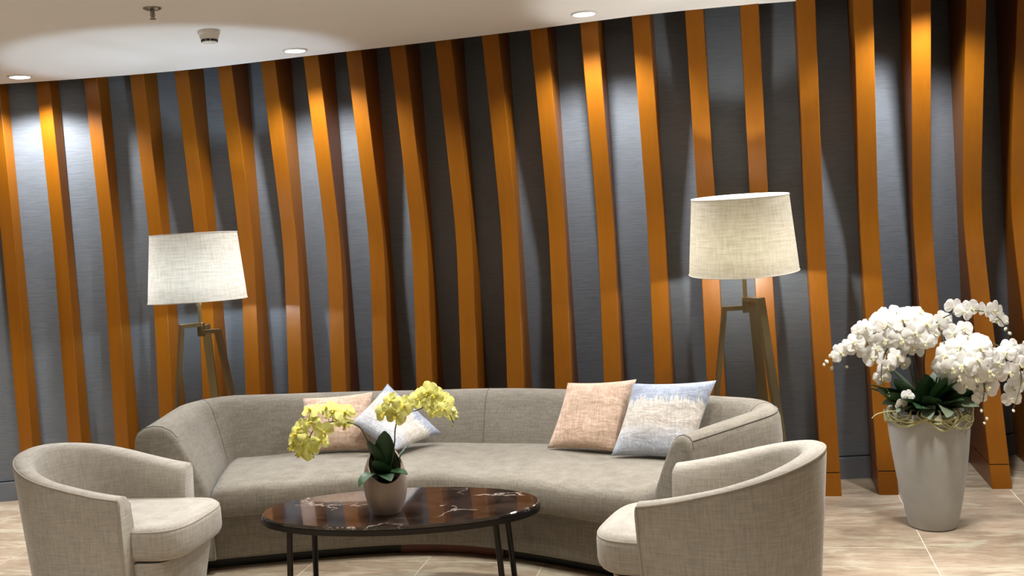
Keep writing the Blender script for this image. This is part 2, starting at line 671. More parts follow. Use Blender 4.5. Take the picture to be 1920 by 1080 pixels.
v, f = box_geo(WEST, EAST, SOUTH, NORTH, TOP, TOP + 0.05)
mesh('void_lining', v, f, M['backing'], ceiling, False)
for nm, bb in (('wall_left', (WEST - 0.1, WEST, SOUTH, NORTH, 0, TOP)), ('wall_right', (EAST, EAST + 0.1, SOUTH, NORTH, 0, TOP)),
               ('wall_front', (WEST, EAST, SOUTH - 0.1, SOUTH, 0, TOP))):
    v, f = box_geo(*bb)
    structure(mesh(nm, v, f, M['cream_wall'], None, False))

# ------------------------------------------------------------------ the feature wall: charcoal panels between bowed wood fins
YM = [5.561, 5.667, 5.759, 5.841, 5.899, 5.931, 5.953, 5.958, 5.950, 5.918, 5.895, 5.868, 5.850, 5.835, 5.825, 5.822,
      5.828, 5.840, 5.870, 5.965, 6.120, 6.290]
AM = [.012, .024, .041, .065, .084, .095, .108, .119, .138, .142, .146, .150, .160, .170, .180, .190, .190, .200, .210, .262, .320, .320]
PM = [.060, .060, .070, .085, .105, .115, .125, .135, .140, .140, .140, .135, .130, .125, .120, .110, .100, .095, .110, .165, .200, .200]
Z0 = [1.65, 1.65, 1.62, 1.58, 1.55, 1.53, 1.52, 1.50, 1.50, 1.50, 1.52, 1.53, 1.52, 1.52, 1.50, 1.48, 1.47, 1.45, 1.43, 1.43, 1.45, 1.47]
FIRST, LAST = -4, 27


def tab(T, i):
    n = len(T)
    if i < 0:
        return T[0] + (T[1] - T[0]) * i * (0.9 if T is YM else 0.0)
    if i >= n:
        return T[-1] + ((T[-1] - T[-2]) * (i - n + 1) * 0.7 if T is YM else 0.0)
    return T[i]


def fin_x(i):
    return -0.197 + (i - 15) * 0.29


def fin_front(i, z):
    d = z - tab(Z0, i)
    return tab(YM, i) - tab(AM, i) * (math.sqrt(d * d + 0.0225) - 0.15)


def panel_y(i):
    return tab(YM, i) + tab(PM, i)


pts = [(WEST, panel_y(FIRST) - 0.25)] + [(fin_x(i), panel_y(i)) for i in range(FIRST, LAST + 1)] + [(EAST, panel_y(LAST) + 0.1)]
rings = []
for (x, y) in pts:
    rings.append([Vector((x, y + 0.022, 0)), Vector((x, y + 0.022, TOP)), Vector((x, y + 0.16, TOP)), Vector((x, y + 0.16, 0))])
v, f = loft_geo(rings, True, True, True)
wall_back = structure(mesh('wall_back', v, f, M['backing'], None, False))

FW = 0.098
for i in range(FIRST, LAST):
    xa, xb = fin_x(i) + 0.02, fin_x(i + 1) - 0.02
    ya, yb = panel_y(i), panel_y(i + 1)
    s = (yb - ya) / 0.29
    ya2, yb2 = ya + s * 0.02, yb - s * 0.02
    vs = [(xa, ya2, 0.125), (xb, yb2, 0.125), (xb, yb2 + 0.02, 0.125), (xa, ya2 + 0.02, 0.125)]
    vs += [(x, y, TOP - 0.004) for (x, y, z) in vs]
    fs = [[0, 1, 5, 4], [1, 2, 6, 5], [2, 3, 7, 6], [3, 0, 4, 7], [3, 2, 1, 0], [4, 5, 6, 7]]
    mesh('fabric_panel', vs, fs, M['panel'], wall_back, False)

NZ = 22
for i in range(FIRST, LAST + 1):
    x = fin_x(i)
    yb = panel_y(i) + 0.01

    def ring(z, w=FW, adv=0.0):
        yf = fin_front(i, z) - adv
        h = w / 2
        c = 0.003
        return [Vector((x - h, yb, z)), Vector((x - h, yf + c, z)), Vector((x - h + c, yf, z)), Vector((x + h - c, yf, z)),
                Vector((x + h, yf + c, z)), Vector((x + h, yb, z))]
    zs = [0.124 + (TOP - 0.002 - 0.124) * k / NZ for k in range(NZ + 1)]
    v, f = loft_geo([ring(z) for z in zs], True, True, True)
    fin = mesh('wood_fin', v, f, M['wood'], wall_back, True, 30)
    v, f = loft_geo([ring(z) for z in (0.0, 0.06, 0.1185)], True, True, True)
    blk = mesh('fin_base', v, f, M['wood'], fin, True, 30)
    v, f = loft_geo([ring(z, FW - 0.008, -0.004) for z in (0.1185, 0.124)], True, True, True)
    mesh('shadow_gap', v, f, M['backing'], fin, False)

baseboard = None
for i in range(FIRST, LAST):
    xa, xb = fin_x(i) + FW / 2 - 0.002, fin_x(i + 1) - FW / 2 + 0.002
    ya, yb = panel_y(i), panel_y(i + 1)
    s = (yb - ya) / 0.29
    a2, b2 = ya + s * 0.047, yb - s * 0.047
    d = 0.035
    vs = [(xa, a2 - d, 0), (xb, b2 - d, 0), (xb, b2 + 0.021, 0), (xa, a2 + 0.021, 0)]
    vs += [(q[0], q[1], 0.118) for q in vs]
    fs = [[0, 1, 5, 4], [1, 2, 6, 5], [2, 3, 7, 6], [3, 0, 4, 7], [3, 2, 1, 0], [4, 5, 6, 7]]
    if baseboard is None:
        baseboard = structure(mesh('baseboard_back', vs, fs, M['baseboard'], None, False))
    else:
        mesh('baseboard_piece', vs, fs, M['baseboard'], baseboard, False)

# ------------------------------------------------------------------ ceiling fittings
SPOT_COL = (0.97, 0.98, 1.0)


def downlight(x, y, label):
    t = thing('ceiling_downlight', label, 'downlight', (x, y, CEIL), 0, 'recessed downlights along the feature wall')
    lathe('trim_ring', [(0.072, 0.0), (0.072, -0.004), (0.068, -0.008), (0.058, -0.008), (0.056, -0.003), (0.056, 0.0)], M['trim_ring'], t, 36, True, True)
    lathe('lens', [(0.0555, -0.003), (0.0555, -0.0065), (0.045, -0.0085)], M['lens'], t, 36)
    d = bpy.data.lights.new('downlight_beam', 'SPOT')
    d.energy = 122
    d.color = SPOT_COL
    d.spot_size = R_(140)
    d.spot_blend = 0.5
    d.shadow_soft_size = 0.05
    o = bpy.data.objects.new('downlight_beam', d)
    link(o, t)
    o.location = (0, 0, -0.025)
    return t


downlight(-4.189, 5.356, 'round recessed downlight above the wall at the far left of the ceiling')
downlight(-2.463, 5.495, 'round recessed downlight to the right of the smoke detector')
downlight(-0.757, 5.366, 'round recessed downlight in the brightest right part of the ceiling')
# the row of wall lights goes on beyond the frame
for (x, y) in ((-5.90, 4.95), (0.98, 5.42), (2.65, 5.98)):
    d = bpy.data.lights.new('wall_row_beam', 'SPOT')
    d.energy = 122
    d.color = SPOT_COL
    d.spot_size = R_(140)
    d.spot_blend = 0.5
    d.shadow_soft_size = 0.05
    o = bpy.data.objects.new('wall_row_beam', d)
    link(o)
    o.location = (x, y, CEIL - 0.025)

t = thing('smoke_detector', 'white dome smoke detector with dark slots on the ceiling', 'smoke detector', (-2.581, 4.731, CEIL))
lathe('base_plate', [(0.056, 0.0), (0.056, -0.016), (0.050, -0.022)], M['white_plastic'], t, 32)
dome = lathe('dome', [(0.049, -0.020), (0.047, -0.034), (0.042, -0.044)], M['white_plastic'], t, 32)
lathe('sensor_cap', [(0.036, -0.044), (0.036, -0.056), (0.030, -0.062), (0.010, -0.066)], M['white_plastic'], t, 32)
for k in range(10):
    a = 2 * PI * k / 10
    v, f = box_geo(0.0345, 0.0405, -0.009, 0.009, -0.0555, -0.0445)
    o = mesh('vent_slot', v, f, M['dark_slot'], t, False)
    o.rotation_euler = (0, 0, a)

t = thing('fire_sprinkler', 'small metal sprinkler head hanging from the ceiling', 'sprinkler', (-2.522, 4.133, CEIL))
lathe('escutcheon', [(0.040, 0.0), (0.040, -0.003), (0.028, -0.009), (0.012, -0.011)], M['chrome'], t, 28)
lathe('body', [(0.010, -0.010), (0.010, -0.022), (0.006, -0.024), (0.005, -0.040)], M['chrome'], t, 16)
for s in (-1, 1):
    tube('frame_arm', [(s * 0.008, 0, -0.020), (s * 0.011, 0, -0.032), (s * 0.003, 0, -0.046)], 0.002, M['chrome'], t, 6)
lathe('deflector', [(0.003, -0.046), (0.014, -0.047), (0.014, -0.0495), (0.003, -0.050)], M['chrome'], t, 18)

# ------------------------------------------------------------------ curved sofa
SX = -1.50


def sofa_curve(x):
    d = x - SX
    k = 0.48 if d > 0 else 0.42
    q = math.sqrt(d * d + 0.45 ** 2)
    y = 4.62 - k * (q - 0.45) - 0.05 * d
    s = -k * d / q - 0.05
    n = Vector((-s, 1.0)).normalized()
    return Vector((x, y)), n


def sofa_pt(x, o):
    p, n = sofa_curve(x)
    return p + n * o


XL, XR = -2.57, -0.44


def x_left(o):
    return XL - 0.02 * (o + 0.09) / 0.63


def x_right(o):
    return XR + 0.10 * (o + 0.09) / 0.63


ORG = Vector((SX, 4.80))
sofa = thing('curved_sofa', 'long curved taupe sofa with sloping arms in front of the fins', 'sofa', (ORG.x, ORG.y, 0))


def loc3(p, z):
    return Vector((p.x - ORG.x, p.y - ORG.y, z))


def sofa_sweep(name, prof, x0, x1, mat, parent, n=40, zf=None):
    rings = []
    for k in range(n + 1):
        x = x0 + (x1 - x0) * k / n
        rings.append([loc3(sofa_pt(x, o), z) for (o, z) in prof])
    v, f = loft_geo(rings, True, True, True)
    return mesh(name, v, f, mat, parent, True, 50)


BO = 0.54       # seat depth to the back line
# plinth, with a red-brown strip along the middle
sofa_sweep('plinth', [(0.03, 0.0), (0.03, 0.055), (0.60, 0.055), (0.60, 0.0)], -2.78, -0.34, M['black_plinth'], sofa)
sofa_sweep('plinth_strip', [(0.022, 0.004), (0.022, 0.052), (0.05, 0.052), (0.05, 0.004)], -1.72, -1.20, M['red_plinth'], sofa, 16)
sofa_sweep('base', [(-0.035, 0.062), (-0.04, 0.075), (-0.04, 0.262), (-0.03, 0.27), (0.58, 0.27), (0.58, 0.055), (-0.02, 0.055)],
           XL - 0.02, XR + 0.02, M['sofa'], sofa)
# seat cushion: rounded front and ends
cr = []
fr = -0.10
for k in range(7):
    a = PI / 2 * k / 6
    cr.append((fr + 0.03 * (1 - math.cos(PI / 2 - a)), 0.272 + 0.03 * (1 - math.sin(PI / 2 - a))))
cr = [(0.56, 0.272), (fr + 0.022, 0.272), (fr + 0.006, 0.279), (fr, 0.296), (fr - 0.004, 0.345), (fr + 0.001, 0.385), (fr + 0.014, 0.407),
      (fr + 0.040, 0.419), (fr + 0.11, 0.428), (0.20, 0.434), (0.40, 0.428), (0.56, 0.418)]
rings = []
ns = 56
for k in range(ns + 1):
    u = k / ns
    e = min(u, 1 - u) * (XR - XL)
    sh = 1.0 if e > 0.05 else 1.0 - 0.35 * (1 - e / 0.05) ** 2
    rg = []
    for (o, z) in cr:
        zz = 0.345 + (z - 0.345) * sh
        oo = o if o > 0 else o * (0.6 + 0.4 * sh)
        x = (x_left(o) + 0.012) + (x_right(o) - x_left(o) - 0.024) * u
        rg.append(loc3(sofa_pt(x, oo), zz + 0.004 * math.sin(9 * u * PI + o * 5) * (1 if z > 0.4 else 0)))
    rings.append(rg)
v, f = loft_geo(rings, True, True, True)
seat = mesh('seat_cushion', v, f, M['sofa'], sofa, True, 60)

# back and arms: one profile swept round the inner line of the seat
inner = [(sofa_pt(x_left(o), o), -1) for o in (-0.09, 0.05, 0.2, 0.35)]
XBL, XBR = x_left(BO), x_right(BO)
cornerL = sofa_pt(XBL, BO)
backline = [sofa_pt(XBL + (XBR - XBL) * k / 40, BO) for k in range(41)]
cornerR = backline[-1]
rightarm = [sofa_pt(x_right(o), o) for o in (0.35, 0.2, 0.06, -0.06)]


def fillet(p0, c, p1, r, n=8):
    a = (p0 - c).normalized()
    b = (p1 - c).normalized()
    ang = a.angle(b)
    t = r / math.tan(ang / 2)
    s, e = c + a * t, c + b * t
    bis = (a + b).normalized()
    o = c + bis * (r / math.sin(ang / 2))
    out = []
    va, vb = s - o, e - o
    tot = va.angle_signed(vb)
    for k in range(n + 1):
        al = -tot * k / n
        out.append(o + Vector((va.x * math.cos(al) - va.y * math.sin(al), va.x * math.sin(al) + va.y * math.cos(al))))
    return out


fL = fillet(inner[-1][0], cornerL, backline[4], 0.04)
fR = fillet(backline[-5], cornerR, rightarm[0], 0.04)
path = [p for p, _ in inner] + fL + backline[5:-5] + fR + rightarm
splitL = len(inner) + 4
splitR = len(inner) + len(fL) + len(backline[5:-5]) + 4
sprof = [(-0.005, 0.07), (0.0, 0.36), (0.012, 0.42), (0.055, 0.53), (0.098, 0.625), (0.118, 0.655), (0.145, 0.674), (0.175, 0.680), (0.205, 0.674),
         (0.225, 0.658), (0.235, 0.630), (0.240, 0.55), (0.235, 0.30), (0.220, 0.07)]
cum = [0.0]
for i in range(1, len(path)):
    cum.append(cum[-1] + (path[i] - path[i - 1]).length)
TOT = cum[-1]


def sring(i):
    m = len(path)
    t = (path[min(i + 1, m - 1)] - path[max(i - 1, 0)]).normalized()
    nrm = Vector((-t.y, t.x))            # to the left of travel = outwards
    u = cum[i] / TOT
    kz = 1.0 + 0.30 * max(0.0, 1 - u / 0.42) ** 1.0 + 0.06 * max(0.0, (u - 0.6) / 0.4)
    front = cum[i] if u < 0.5 else TOT - cum[i]
    drop = 1.0 - 0.10 * max(0.0, 1 - front / 0.55)
    rg = []
    wide = 1.0 + 0.42 * max(0.0, 1 - u / 0.20) - 0.15 * max(0.0, 1 - (1 - u) / 0.12)
    for (o, z) in sprof:
        o = o * wide if z > 0.42 else o * (1 + (wide - 1) * 0.6)
        zz = z if z < 0.42 else 0.42 + (z - 0.42) * kz * drop
        p = path[i] + nrm * o
        if front < 0.30:                   # the arm ends lean back
            back = 0.10 * (zz / 0.68) * (1 - front / 0.30)
            p = p + t * (back if u < 0.5 else -back)
        rg.append(loc3(p, zz))
    return rg


allr = [sring(i) for i in range(len(path))]


def capring(r, fwd, s):
    c = Vector((0, 0, 0))
    for p in r:
        c += p
    c /= len(r)
    return [c + (p - c) * s + fwd for p in r]


tl = (path[0] - path[1]).normalized()
tr = (path[-1] - path[-2]).normalized()
tl3, tr3 = Vector((tl.x, tl.y, 0)), Vector((tr.x, tr.y, 0))
armL = [capring(allr[0], tl3 * 0.022, 0.80), capring(allr[0], tl3 * 0.018, 0.93)] + [capring(allr[0], tl3 * 0.008, 0.985)] + allr[:splitL + 1]
armR = allr[splitR:] + [capring(allr[-1], tr3 * 0.008, 0.985), capring(allr[-1], tr3 * 0.018, 0.93), capring(allr[-1], tr3 * 0.022, 0.80)]
v, f = loft_geo(armL, True, True, True)
aL = mesh('armrest', v, f, M['sofa'], sofa, True, 60)
v, f = loft_geo(armR, True, True, True)
aR = mesh('armrest', v, f, M['sofa'], sofa, True, 60)
v, f = loft_geo(allr[splitL:splitR + 1], True, True, True)
back = mesh('backrest', v, f, M['sofa'], sofa, True, 60)
# seams: outer top edge, end panels, inner corners and the back's middle joint
tube('seam', [r[9] for r in allr[splitR:]], 0.003, M['sofa_seam'], aR, 6)
tube('seam', [r[9] for r in allr[:splitL + 1]], 0.003, M['sofa_seam'], aL, 6)
tube('end_seam', [p * 1.0 for p in allr[-1][4:11]], 0.003, M['sofa_seam'], aR, 6)
tube('end_seam', [p * 1.0 for p in allr[0][4:11]], 0.003, M['sofa_seam'], aL, 6)
for si in (splitL, splitR, (splitL + splitR) // 2):
    tube('seam', [p for p in allr[si][2:9]], 0.0022, M['sofa_seam'], back, 6)


# ------------------------------------------------------------------ pillows
def pillow(name, label, mat, center, xax, yax, w, h, thick, quad, cat='pillow'):
    """xax: along the bottom edge, yax: up the pillow"""
    xax = Vector(xax).normalized()
    yax = Vector(yax)
    yax = (yax - xax * yax.dot(xax)).normalized()
    zax = xax.cross(yax)
    fr3 = Matrix((xax, yax, zax))
    lc = [fr3 @ (q - Vector(center)) for q in quad]        # corners in the pillow's own frame: bl, br, tl, tr
    n = 20
    vs, fs = [], []
    rnd = random.Random(hash(label) % 1000 if False else len(label))
    ph = [rnd.uniform(0, 6) for _ in range(6)]
    for side in (1, -1):
        for j in range(n + 1):
            for i in range(n + 1):
                a, b = -1 + 2 * i / n, -1 + 2 * j / n
                pin = 1 - 0.055 * (1 - a * a) * 1.0 * (abs(b) ** 3)
                pinx = 1 - 0.055 * (1 - b * b) * (abs(a) ** 3)
                t = max(0.0, (1 - abs(a) ** 2.6)) ** 0.55 * max(0.0, (1 - abs(b) ** 2.6)) ** 0.55
                wv = 1 + 0.10 * math.sin(3.1 * a + ph[0]) * math.sin(2.7 * b + ph[1])
                u_, v_ = (a * pinx + 1) / 2, (b * pin + 1) / 2
                base = (lc[0] * (1 - u_) + lc[1] * u_) * (1 - v_) + (lc[2] * (1 - u_) + lc[3] * u_) * v_
                x, y = base.x, base.y
                z = side * thick / 2 * t * wv
                edge = max(abs(a), abs(b))
                if edge > 0.7:
                    z += 0.006 * math.sin(14 * a + ph[2]) * (edge - 0.7) / 0.3 * t * side
                    z += 0.006 * math.sin(15 * b + ph[3]) * (edge - 0.7) / 0.3 * t * side
                vs.append(Vector((x, y, z + base.z)))
    m = (n + 1) * (n + 1)
    for s in (0, 1):
        for j in range(n):
            for i in range(n):
                q = [s * m + j * (n + 1) + i, s * m + j * (n + 1) + i + 1, s * m + (j + 1) * (n + 1) + i + 1, s * m + (j + 1) * (n + 1) + i]
                fs.append(q if s == 0 else q[::-1])
    me = bpy.data.meshes.new('cover')
    me.from_pydata([tuple(q) for q in vs], [], fs)
    bm = bmesh.new()
    bm.from_mesh(me)
    bmesh.ops.remove_doubles(bm, verts=bm.verts, dist=0.0004)
    bmesh.ops.recalc_face_normals(bm, faces=bm.faces)
    bm.to_mesh(me)
    bm.free()
    me.polygons.foreach_set('use_smooth', [True] * len(me.polygons))
    me.materials.append(mat)
    o = bpy.data.objects.new(name, me)
    link(o)
    mw = Matrix((xax, yax, zax)).transposed().to_4x4()
    mw.translation = Vector(center)
    o.matrix_world = mw
    tag(o, label, cat, 'throw pillows on the curved sofa')
    return o


def quad_pillow(label, mat, bl, br, tl_, tr_, w, h, thick):
    bl, br, tl_, tr_ = Vector(bl), Vector(br), Vector(tl_), Vector(tr_)
    return pillow('throw_pillow', label, mat, (bl + br + tl_ + tr_) / 4, (br - bl) + (tr_ - tl_), (tl_ - bl) + (tr_ - br), w, h, thick, (bl, br, tl_, tr_))


quad_pillow('peach woven throw pillow leaning upright on the right half of the sofa', M['peach_pillow'],
            (-1.022, 4.937, 0.437), (-0.657, 4.832, 0.437), (-0.917, 5.057, 0.745), (-0.562, 5.027, 0.758), 0.385, 0.37, 0.115)
quad_pillow('pale blue and cream pillow leaning into the right arm of the sofa', M['blue_pillow'],
            (-0.678, 4.763, 0.437), (-0.295, 4.668, 0.437), (-0.570, 4.923, 0.756), (-0.165, 4.848, 0.772), 0.41, 0.405, 0.12)
quad_pillow('pinkish beige pillow behind the yellow orchid, half hidden by a tilted blue pillow', M['peach_pillow'],
            (-2.340, 4.883, 0.437), (-1.970, 4.963, 0.437), (-2.375, 5.048, 0.705), (-1.995, 5.103, 0.718), 0.385, 0.345, 0.11)
# the tilted one: its head edge runs down to the right
quad_pillow('pale blue and cream pillow tipped on its corner behind the yellow orchid', M['blue_pillow'],
            (-2.047, 4.890, 0.595), (-1.777, 4.800, 0.465), (-1.897, 5.080, 0.765), (-1.622, 5.110, 0.485), 0.365, 0.365, 0.115)


# ------------------------------------------------------------------ tub chairs
def chair_outline(s, k=0.0):
    """plan of the tub's outer edge, s 0..1 from the right-hand arm front round the back to the left-hand arm front"""
    hw, xf, xs, xb = 0.315, 0.235, -0.05, -0.375
    a, b = xf - xs, None
    arc = PI * 0.5 * (hw + (xs - xb)) * 1.0
    tot = 2 * a + arc
    q = s * tot
    if q < a:
        return Vector((xf - q, -hw + 0.012 * (1 - q / a) ** 2)), Vector((0, -1))
    if q > tot - a:
        r = q - (tot - a)
        return Vector((xs + r, hw - 0.012 * (r / a) ** 2)), Vector((0, 1))
    th = (q - a) / arc * PI
    x = xs - math.sin(th) * (xs - xb)
    y = -math.cos(th) * hw
    nx, ny = -math.sin(th) / (xs - xb), -math.cos(th) / hw
    return Vector((x, y)), Vector((nx, ny)).normalized()


def rim_z(s):
    u = 1 - abs(2 * s - 1)                 # 0 at the arm fronts, 1 at the back
    w = u * u * (3 - 2 * u)
    return 0.585 + 0.150 * (0.55 * w + 0.45 * math.sin(u * PI / 2))


def make_chair(label, loc, rot):
    t = thing('tub_chair', label, 'armchair', loc, rot, 'tub chairs facing each other across the table')
    T = 0.082
    rings = []
    n = 64
    for k in range(n + 1):
        s = k / n
        p, nr = chair_outline(s)
        zt = rim_z(s)
        rg = []

        def at(off, z, taper=True):
            sc = 1.0 - (0.17 * max(0.0, 1 - z / zt) ** 1.1 if taper else 0.0)
            q = p + nr * off
            return Vector((q.x * (sc if q.x < 0.1 else (1 - (1 - sc) * 0.35)), q.y * (1 - (1 - sc) * 0.55), z))
        for z in (0.015, 0.10, 0.20, 0.30, 0.40, 0.50):
            rg.append(at(0.0, min(z, zt - 0.05)))
        rg += [at(0.0, zt - 0.025), at(-0.004, zt - 0.008), at(-0.016, zt + 0.002), at(-T * 0.5, zt + 0.004), at(-T + 0.014, zt - 0.006),
               at(-T - 0.002, zt - 0.026), at(-T - 0.012, zt - 0.10, False)]
        rg += [at(-T - 0.022, 0.36, False), at(-T - 0.022, 0.10, False), at(-T, 0.015)]
        rings.append(rg)
    c0 = [capv for capv in capring(rings[0], Vector((0.010, 0, 0)), 0.93)]
    c1 = [capv for capv in capring(rings[-1], Vector((0.010, 0, 0)), 0.93)]
    v, f = loft_geo([c0] + rings + [c1], True, True, True)
    shell = mesh('shell', v, f, M['chair'], t, True, 45)
    tube('piping', [r[7] + Vector((0, 0, 0.001)) for r in rings], 0.0042, M['chair_seam'], shell, 6)
    tube('front_piping', [r + Vector((0.002, 0, 0)) for r in rings[0][:8]], 0.0042, M['chair_seam'], shell, 6)
    tube('front_piping', [r + Vector((0.002, 0, 0)) for r in rings[-1][:8]], 0.0042, M['chair_seam'], shell, 6)

    # body under the seat with a bowed front
    def dshape(hw, xb, xf, bulge, rc=0.05):
        pts = [Vector((xb, -hw)), Vector((xb * 0.3 + xf * 0.7 - 0.12, -hw))]
        for k in range(21):
            a = -PI / 2 + PI * k / 20
            ca, sa = math.cos(a), math.sin(a)
            e = 0.62
            pts.append(Vector((xf + bulge * (abs(ca) ** e), hw * (abs(sa) ** e) * (1 if sa > 0 else -1))))
        pts += [Vector((xb * 0.3 + xf * 0.7 - 0.12, hw)), Vector((xb, hw))]
        for k in range(1, 8):
            a = PI / 2 + PI * k / 8
            pts.append(Vector((xb + 0.10 * math.cos(a), hw * math.sin(a))))
        return pts
    lo, hi = dshape(0.205, -0.20, 0.215, 0.135), dshape(0.232, -0.20, 0.235, 0.165)
    rings = []
    for (w, z) in ((0.0, 0.012), (0.0, 0.03), (0.5, 0.16), (1.0, 0.285), (1.0, 0.293)):
        rings.append([Vector((a.x + (b.x - a.x) * w, a.y + (b.y - a.y) * w, z)) for a, b in zip(lo, hi)])
    v, f = loft_geo(rings, True, True, True)
    mesh('seat_base', v, f, M['chair'], t, True, 50)
    out = dshape(0.240, -0.20, 0.262, 0.195)
    v, f = cushion_geo(out, 0.297, 0.447, 0.040, 0.022)
    cu = mesh('seat_cushion', v, f, M['chair'], t, True, 60)
    tube('piping', [Vector((p.x, p.y, 0.425)) for p in inset2d(out, 0.006)], 0.0036, M['chair_seam'], cu, 6, True)
    lathe('swivel_foot', [(0.16, 0.0), (0.16, 0.012)], M['dark_metal'], t, 32)
    return t


make_chair('oatmeal tub chair in the left foreground, its seat open to the right',
           (-2.760, 3.845, 0), R_(2.0))
make_chair('oatmeal tub chair in the right foreground, showing its rounded outer back', (-0.130, 3.714, 0), R_(169.5))

# ------------------------------------------------------------------ oval coffee table
tb = thing('coffee_table', 'oval coffee table with dark veined marble top and slim metal legs', 'table', (-1.487, 4.015, 0), R_(6.6))


def ellipse(a, b, z, n=72):
    return [Vector((a * math.cos(2 * PI * k / n), b * math.sin(2 * PI * k / n), z)) for k in range(n)]


A, B, HT = 0.597, 0.287, 0.42
v, f = loft_geo([ellipse(A - 0.006, B - 0.006, HT - 0.015), ellipse(A - 0.002, B - 0.002, HT - 0.0135), ellipse(A - 0.002, B - 0.002, HT - 0.004),
                 ellipse(A - 0.006, B - 0.006, HT)], True, True, True)
mesh('marble_top', v, f, M['marble'], tb, True, 35)
v, f = loft_geo([ellipse(A - 0.03, B - 0.03, HT - 0.0155), ellipse(A + 0.003, B + 0.003, HT - 0.0155), ellipse(A + 0.003, B + 0.003, HT - 0.036),
                 ellipse(A - 0.03, B - 0.03, HT - 0.036), ellipse(A - 0.03, B - 0.03, HT - 0.0155)], True)
mesh('rim_frame', v, f, M['dark_metal'], tb, True, 35)
for (sx, sy) in ((-1, -1), (1, -1), (-1, 1), (1, 1)):
    tube('leg', [(sx * 0.43, sy * 0.165, HT - 0.034), (sx * 0.450, sy * 0.175, 0.012)], 0.0125, M['dark_metal'], tb, 14)
v, f = loft_geo([ellipse(0.50, 0.245, 0.0), ellipse(0.50, 0.245, 0.016), ellipse(0.475, 0.220, 0.016), ellipse(0.475, 0.220, 0.0), ellipse(0.50, 0.245, 0.0)], True)
mesh('floor_ring', v, f, M['dark_metal'], tb, True, 35)


# ------------------------------------------------------------------ floor lamps
def bar_geo(p0, p1, w, d, side):
    """rectangular bar from p0 to p1, w wide along 'side', d deep across it"""
    p0, p1, side = Vector(p0), Vector(p1), Vector(side)
    ax = (p1 - p0).normalized()
    s = (side - ax * side.dot(ax)).normalized()
    q = ax.cross(s)
    vs = []
    for p in (p0, p1):
        for (a, b) in ((-1, -1), (1, -1), (1, 1), (-1, 1)):
            vs.append(p + s * (a * w / 2) + q * (b * d / 2))
    fs = [[0, 1, 2, 3], [7, 6, 5, 4], [0, 4, 5, 1], [1, 5, 6, 2], [2, 6, 7, 3], [3, 7, 4, 0]]
    return vs, fs


def floor_lamp(label, loc, angs, tilt, bulb_mat, shade_mat):
    t = thing('floor_lamp', label, 'lamp', loc, 0, 'tripod floor lamps behind the sofa')
    ZS, ZT = 1.245, 1.632
    # shade
    n = 56
    vs, fs = lathe_geo([(0.278, ZS), (0.2705, ZS + 0.09), (0.2615, ZS + 0.193), (0.253, ZS + 0.29), (0.245, ZT)], n, False, False)
    sh = mesh('shade', vs, fs, shade_mat, t)
    for (r, z, nm) in ((0.278, ZS, 'lower_binding'), (0.245, ZT, 'upper_binding')):
        tube(nm, [(r * math.cos(2 * PI * k / n), r * math.sin(2 * PI * k / n), z) for k in range(n)], 0.0028, M['shade_trim'], sh, 6, True)
    for k in range(3):
        a = 2 * PI * k / 3 + 0.4
        tube('spider_arm', [(0, 0, ZT - 0.05), (0.12 * math.cos(a), 0.12 * math.sin(a), ZT - 0.045), (0.245 * math.cos(a), 0.245 * math.sin(a), ZT - 0.004)],
             0.002, M['brass_pole'], sh, 6)
    # tilt the shade a little about its middle, as it sits on its stem
    c = Vector((0, 0, 1.44))
    mt = Matrix.Translation(c) @ Euler((R_(tilt[0]), R_(tilt[1]), 0)).to_matrix().to_4x4() @ Matrix.Translation(-c)
    sh.matrix_local = mt
    lathe('stem', [(0.011, 1.10), (0.011, 1.225)], M['brass_pole'], t, 18)
    lathe('socket', [(0.017, 1.215), (0.017, 1.25), (0.012, 1.255)], M['brass_pole'], t, 18)
    bl = lathe('bulb', [(0.030, 1.292), (0.0285, 1.302), (0.0235, 1.313), (0.0145, 1.321), (0.004, 1.324)], bulb_mat, t, 22)
    lathe('bulb_housing', [(0.012, 1.250), (0.020, 1.262), (0.0315, 1.288), (0.0315, 1.2918)], M['white_plastic'], bl, 22)
    box('hub', (-0.017, 0.017, -0.017, 0.017, 1.035, 1.115), M['brass'], t, 0.002, 1)
    for k, a in enumerate(angs):
        a = R_(a)
        dr = Vector((math.cos(a), math.sin(a), 0))
        sd = Vector((-math.sin(a), math.cos(a), 0))
        z = (1.105, 1.062, 1.083)[k]
        v, f = bar_geo(dr * 0.005 + Vector((0, 0, z)), dr * 0.118 + Vector((0, 0, z)), 0.042, 0.022, sd)
        arm = mesh('arm', v, f, M['brass'], t, False)
        v, f = bar_geo(dr * 0.108 + Vector((0, 0, z + 0.008)), dr * 0.262 + Vector((0, 0, 0.0)), 0.046, 0.022, sd)
        lg = mesh('leg', v, f, M['brass'], t, False)
    return t


M['bulb_warm'] = emit('warm_lamp_bulb', (0.96, 0.98, 0.94), 1350.0)
floor_lamp('tripod floor lamp with a linen drum shade, left of the sofa', (-3.113, 5.33, 0), (225, -2, 105), (-1.5, 0.0), M['bulb'], M['pale_shade'])
floor_lamp('tripod floor lamp with a yellower glowing shade, behind the right end of the sofa', (-0.012, 5.33, 0), (-48, 190, 70), (3.0, 0.0), M['bulb_warm'], M['shade'])


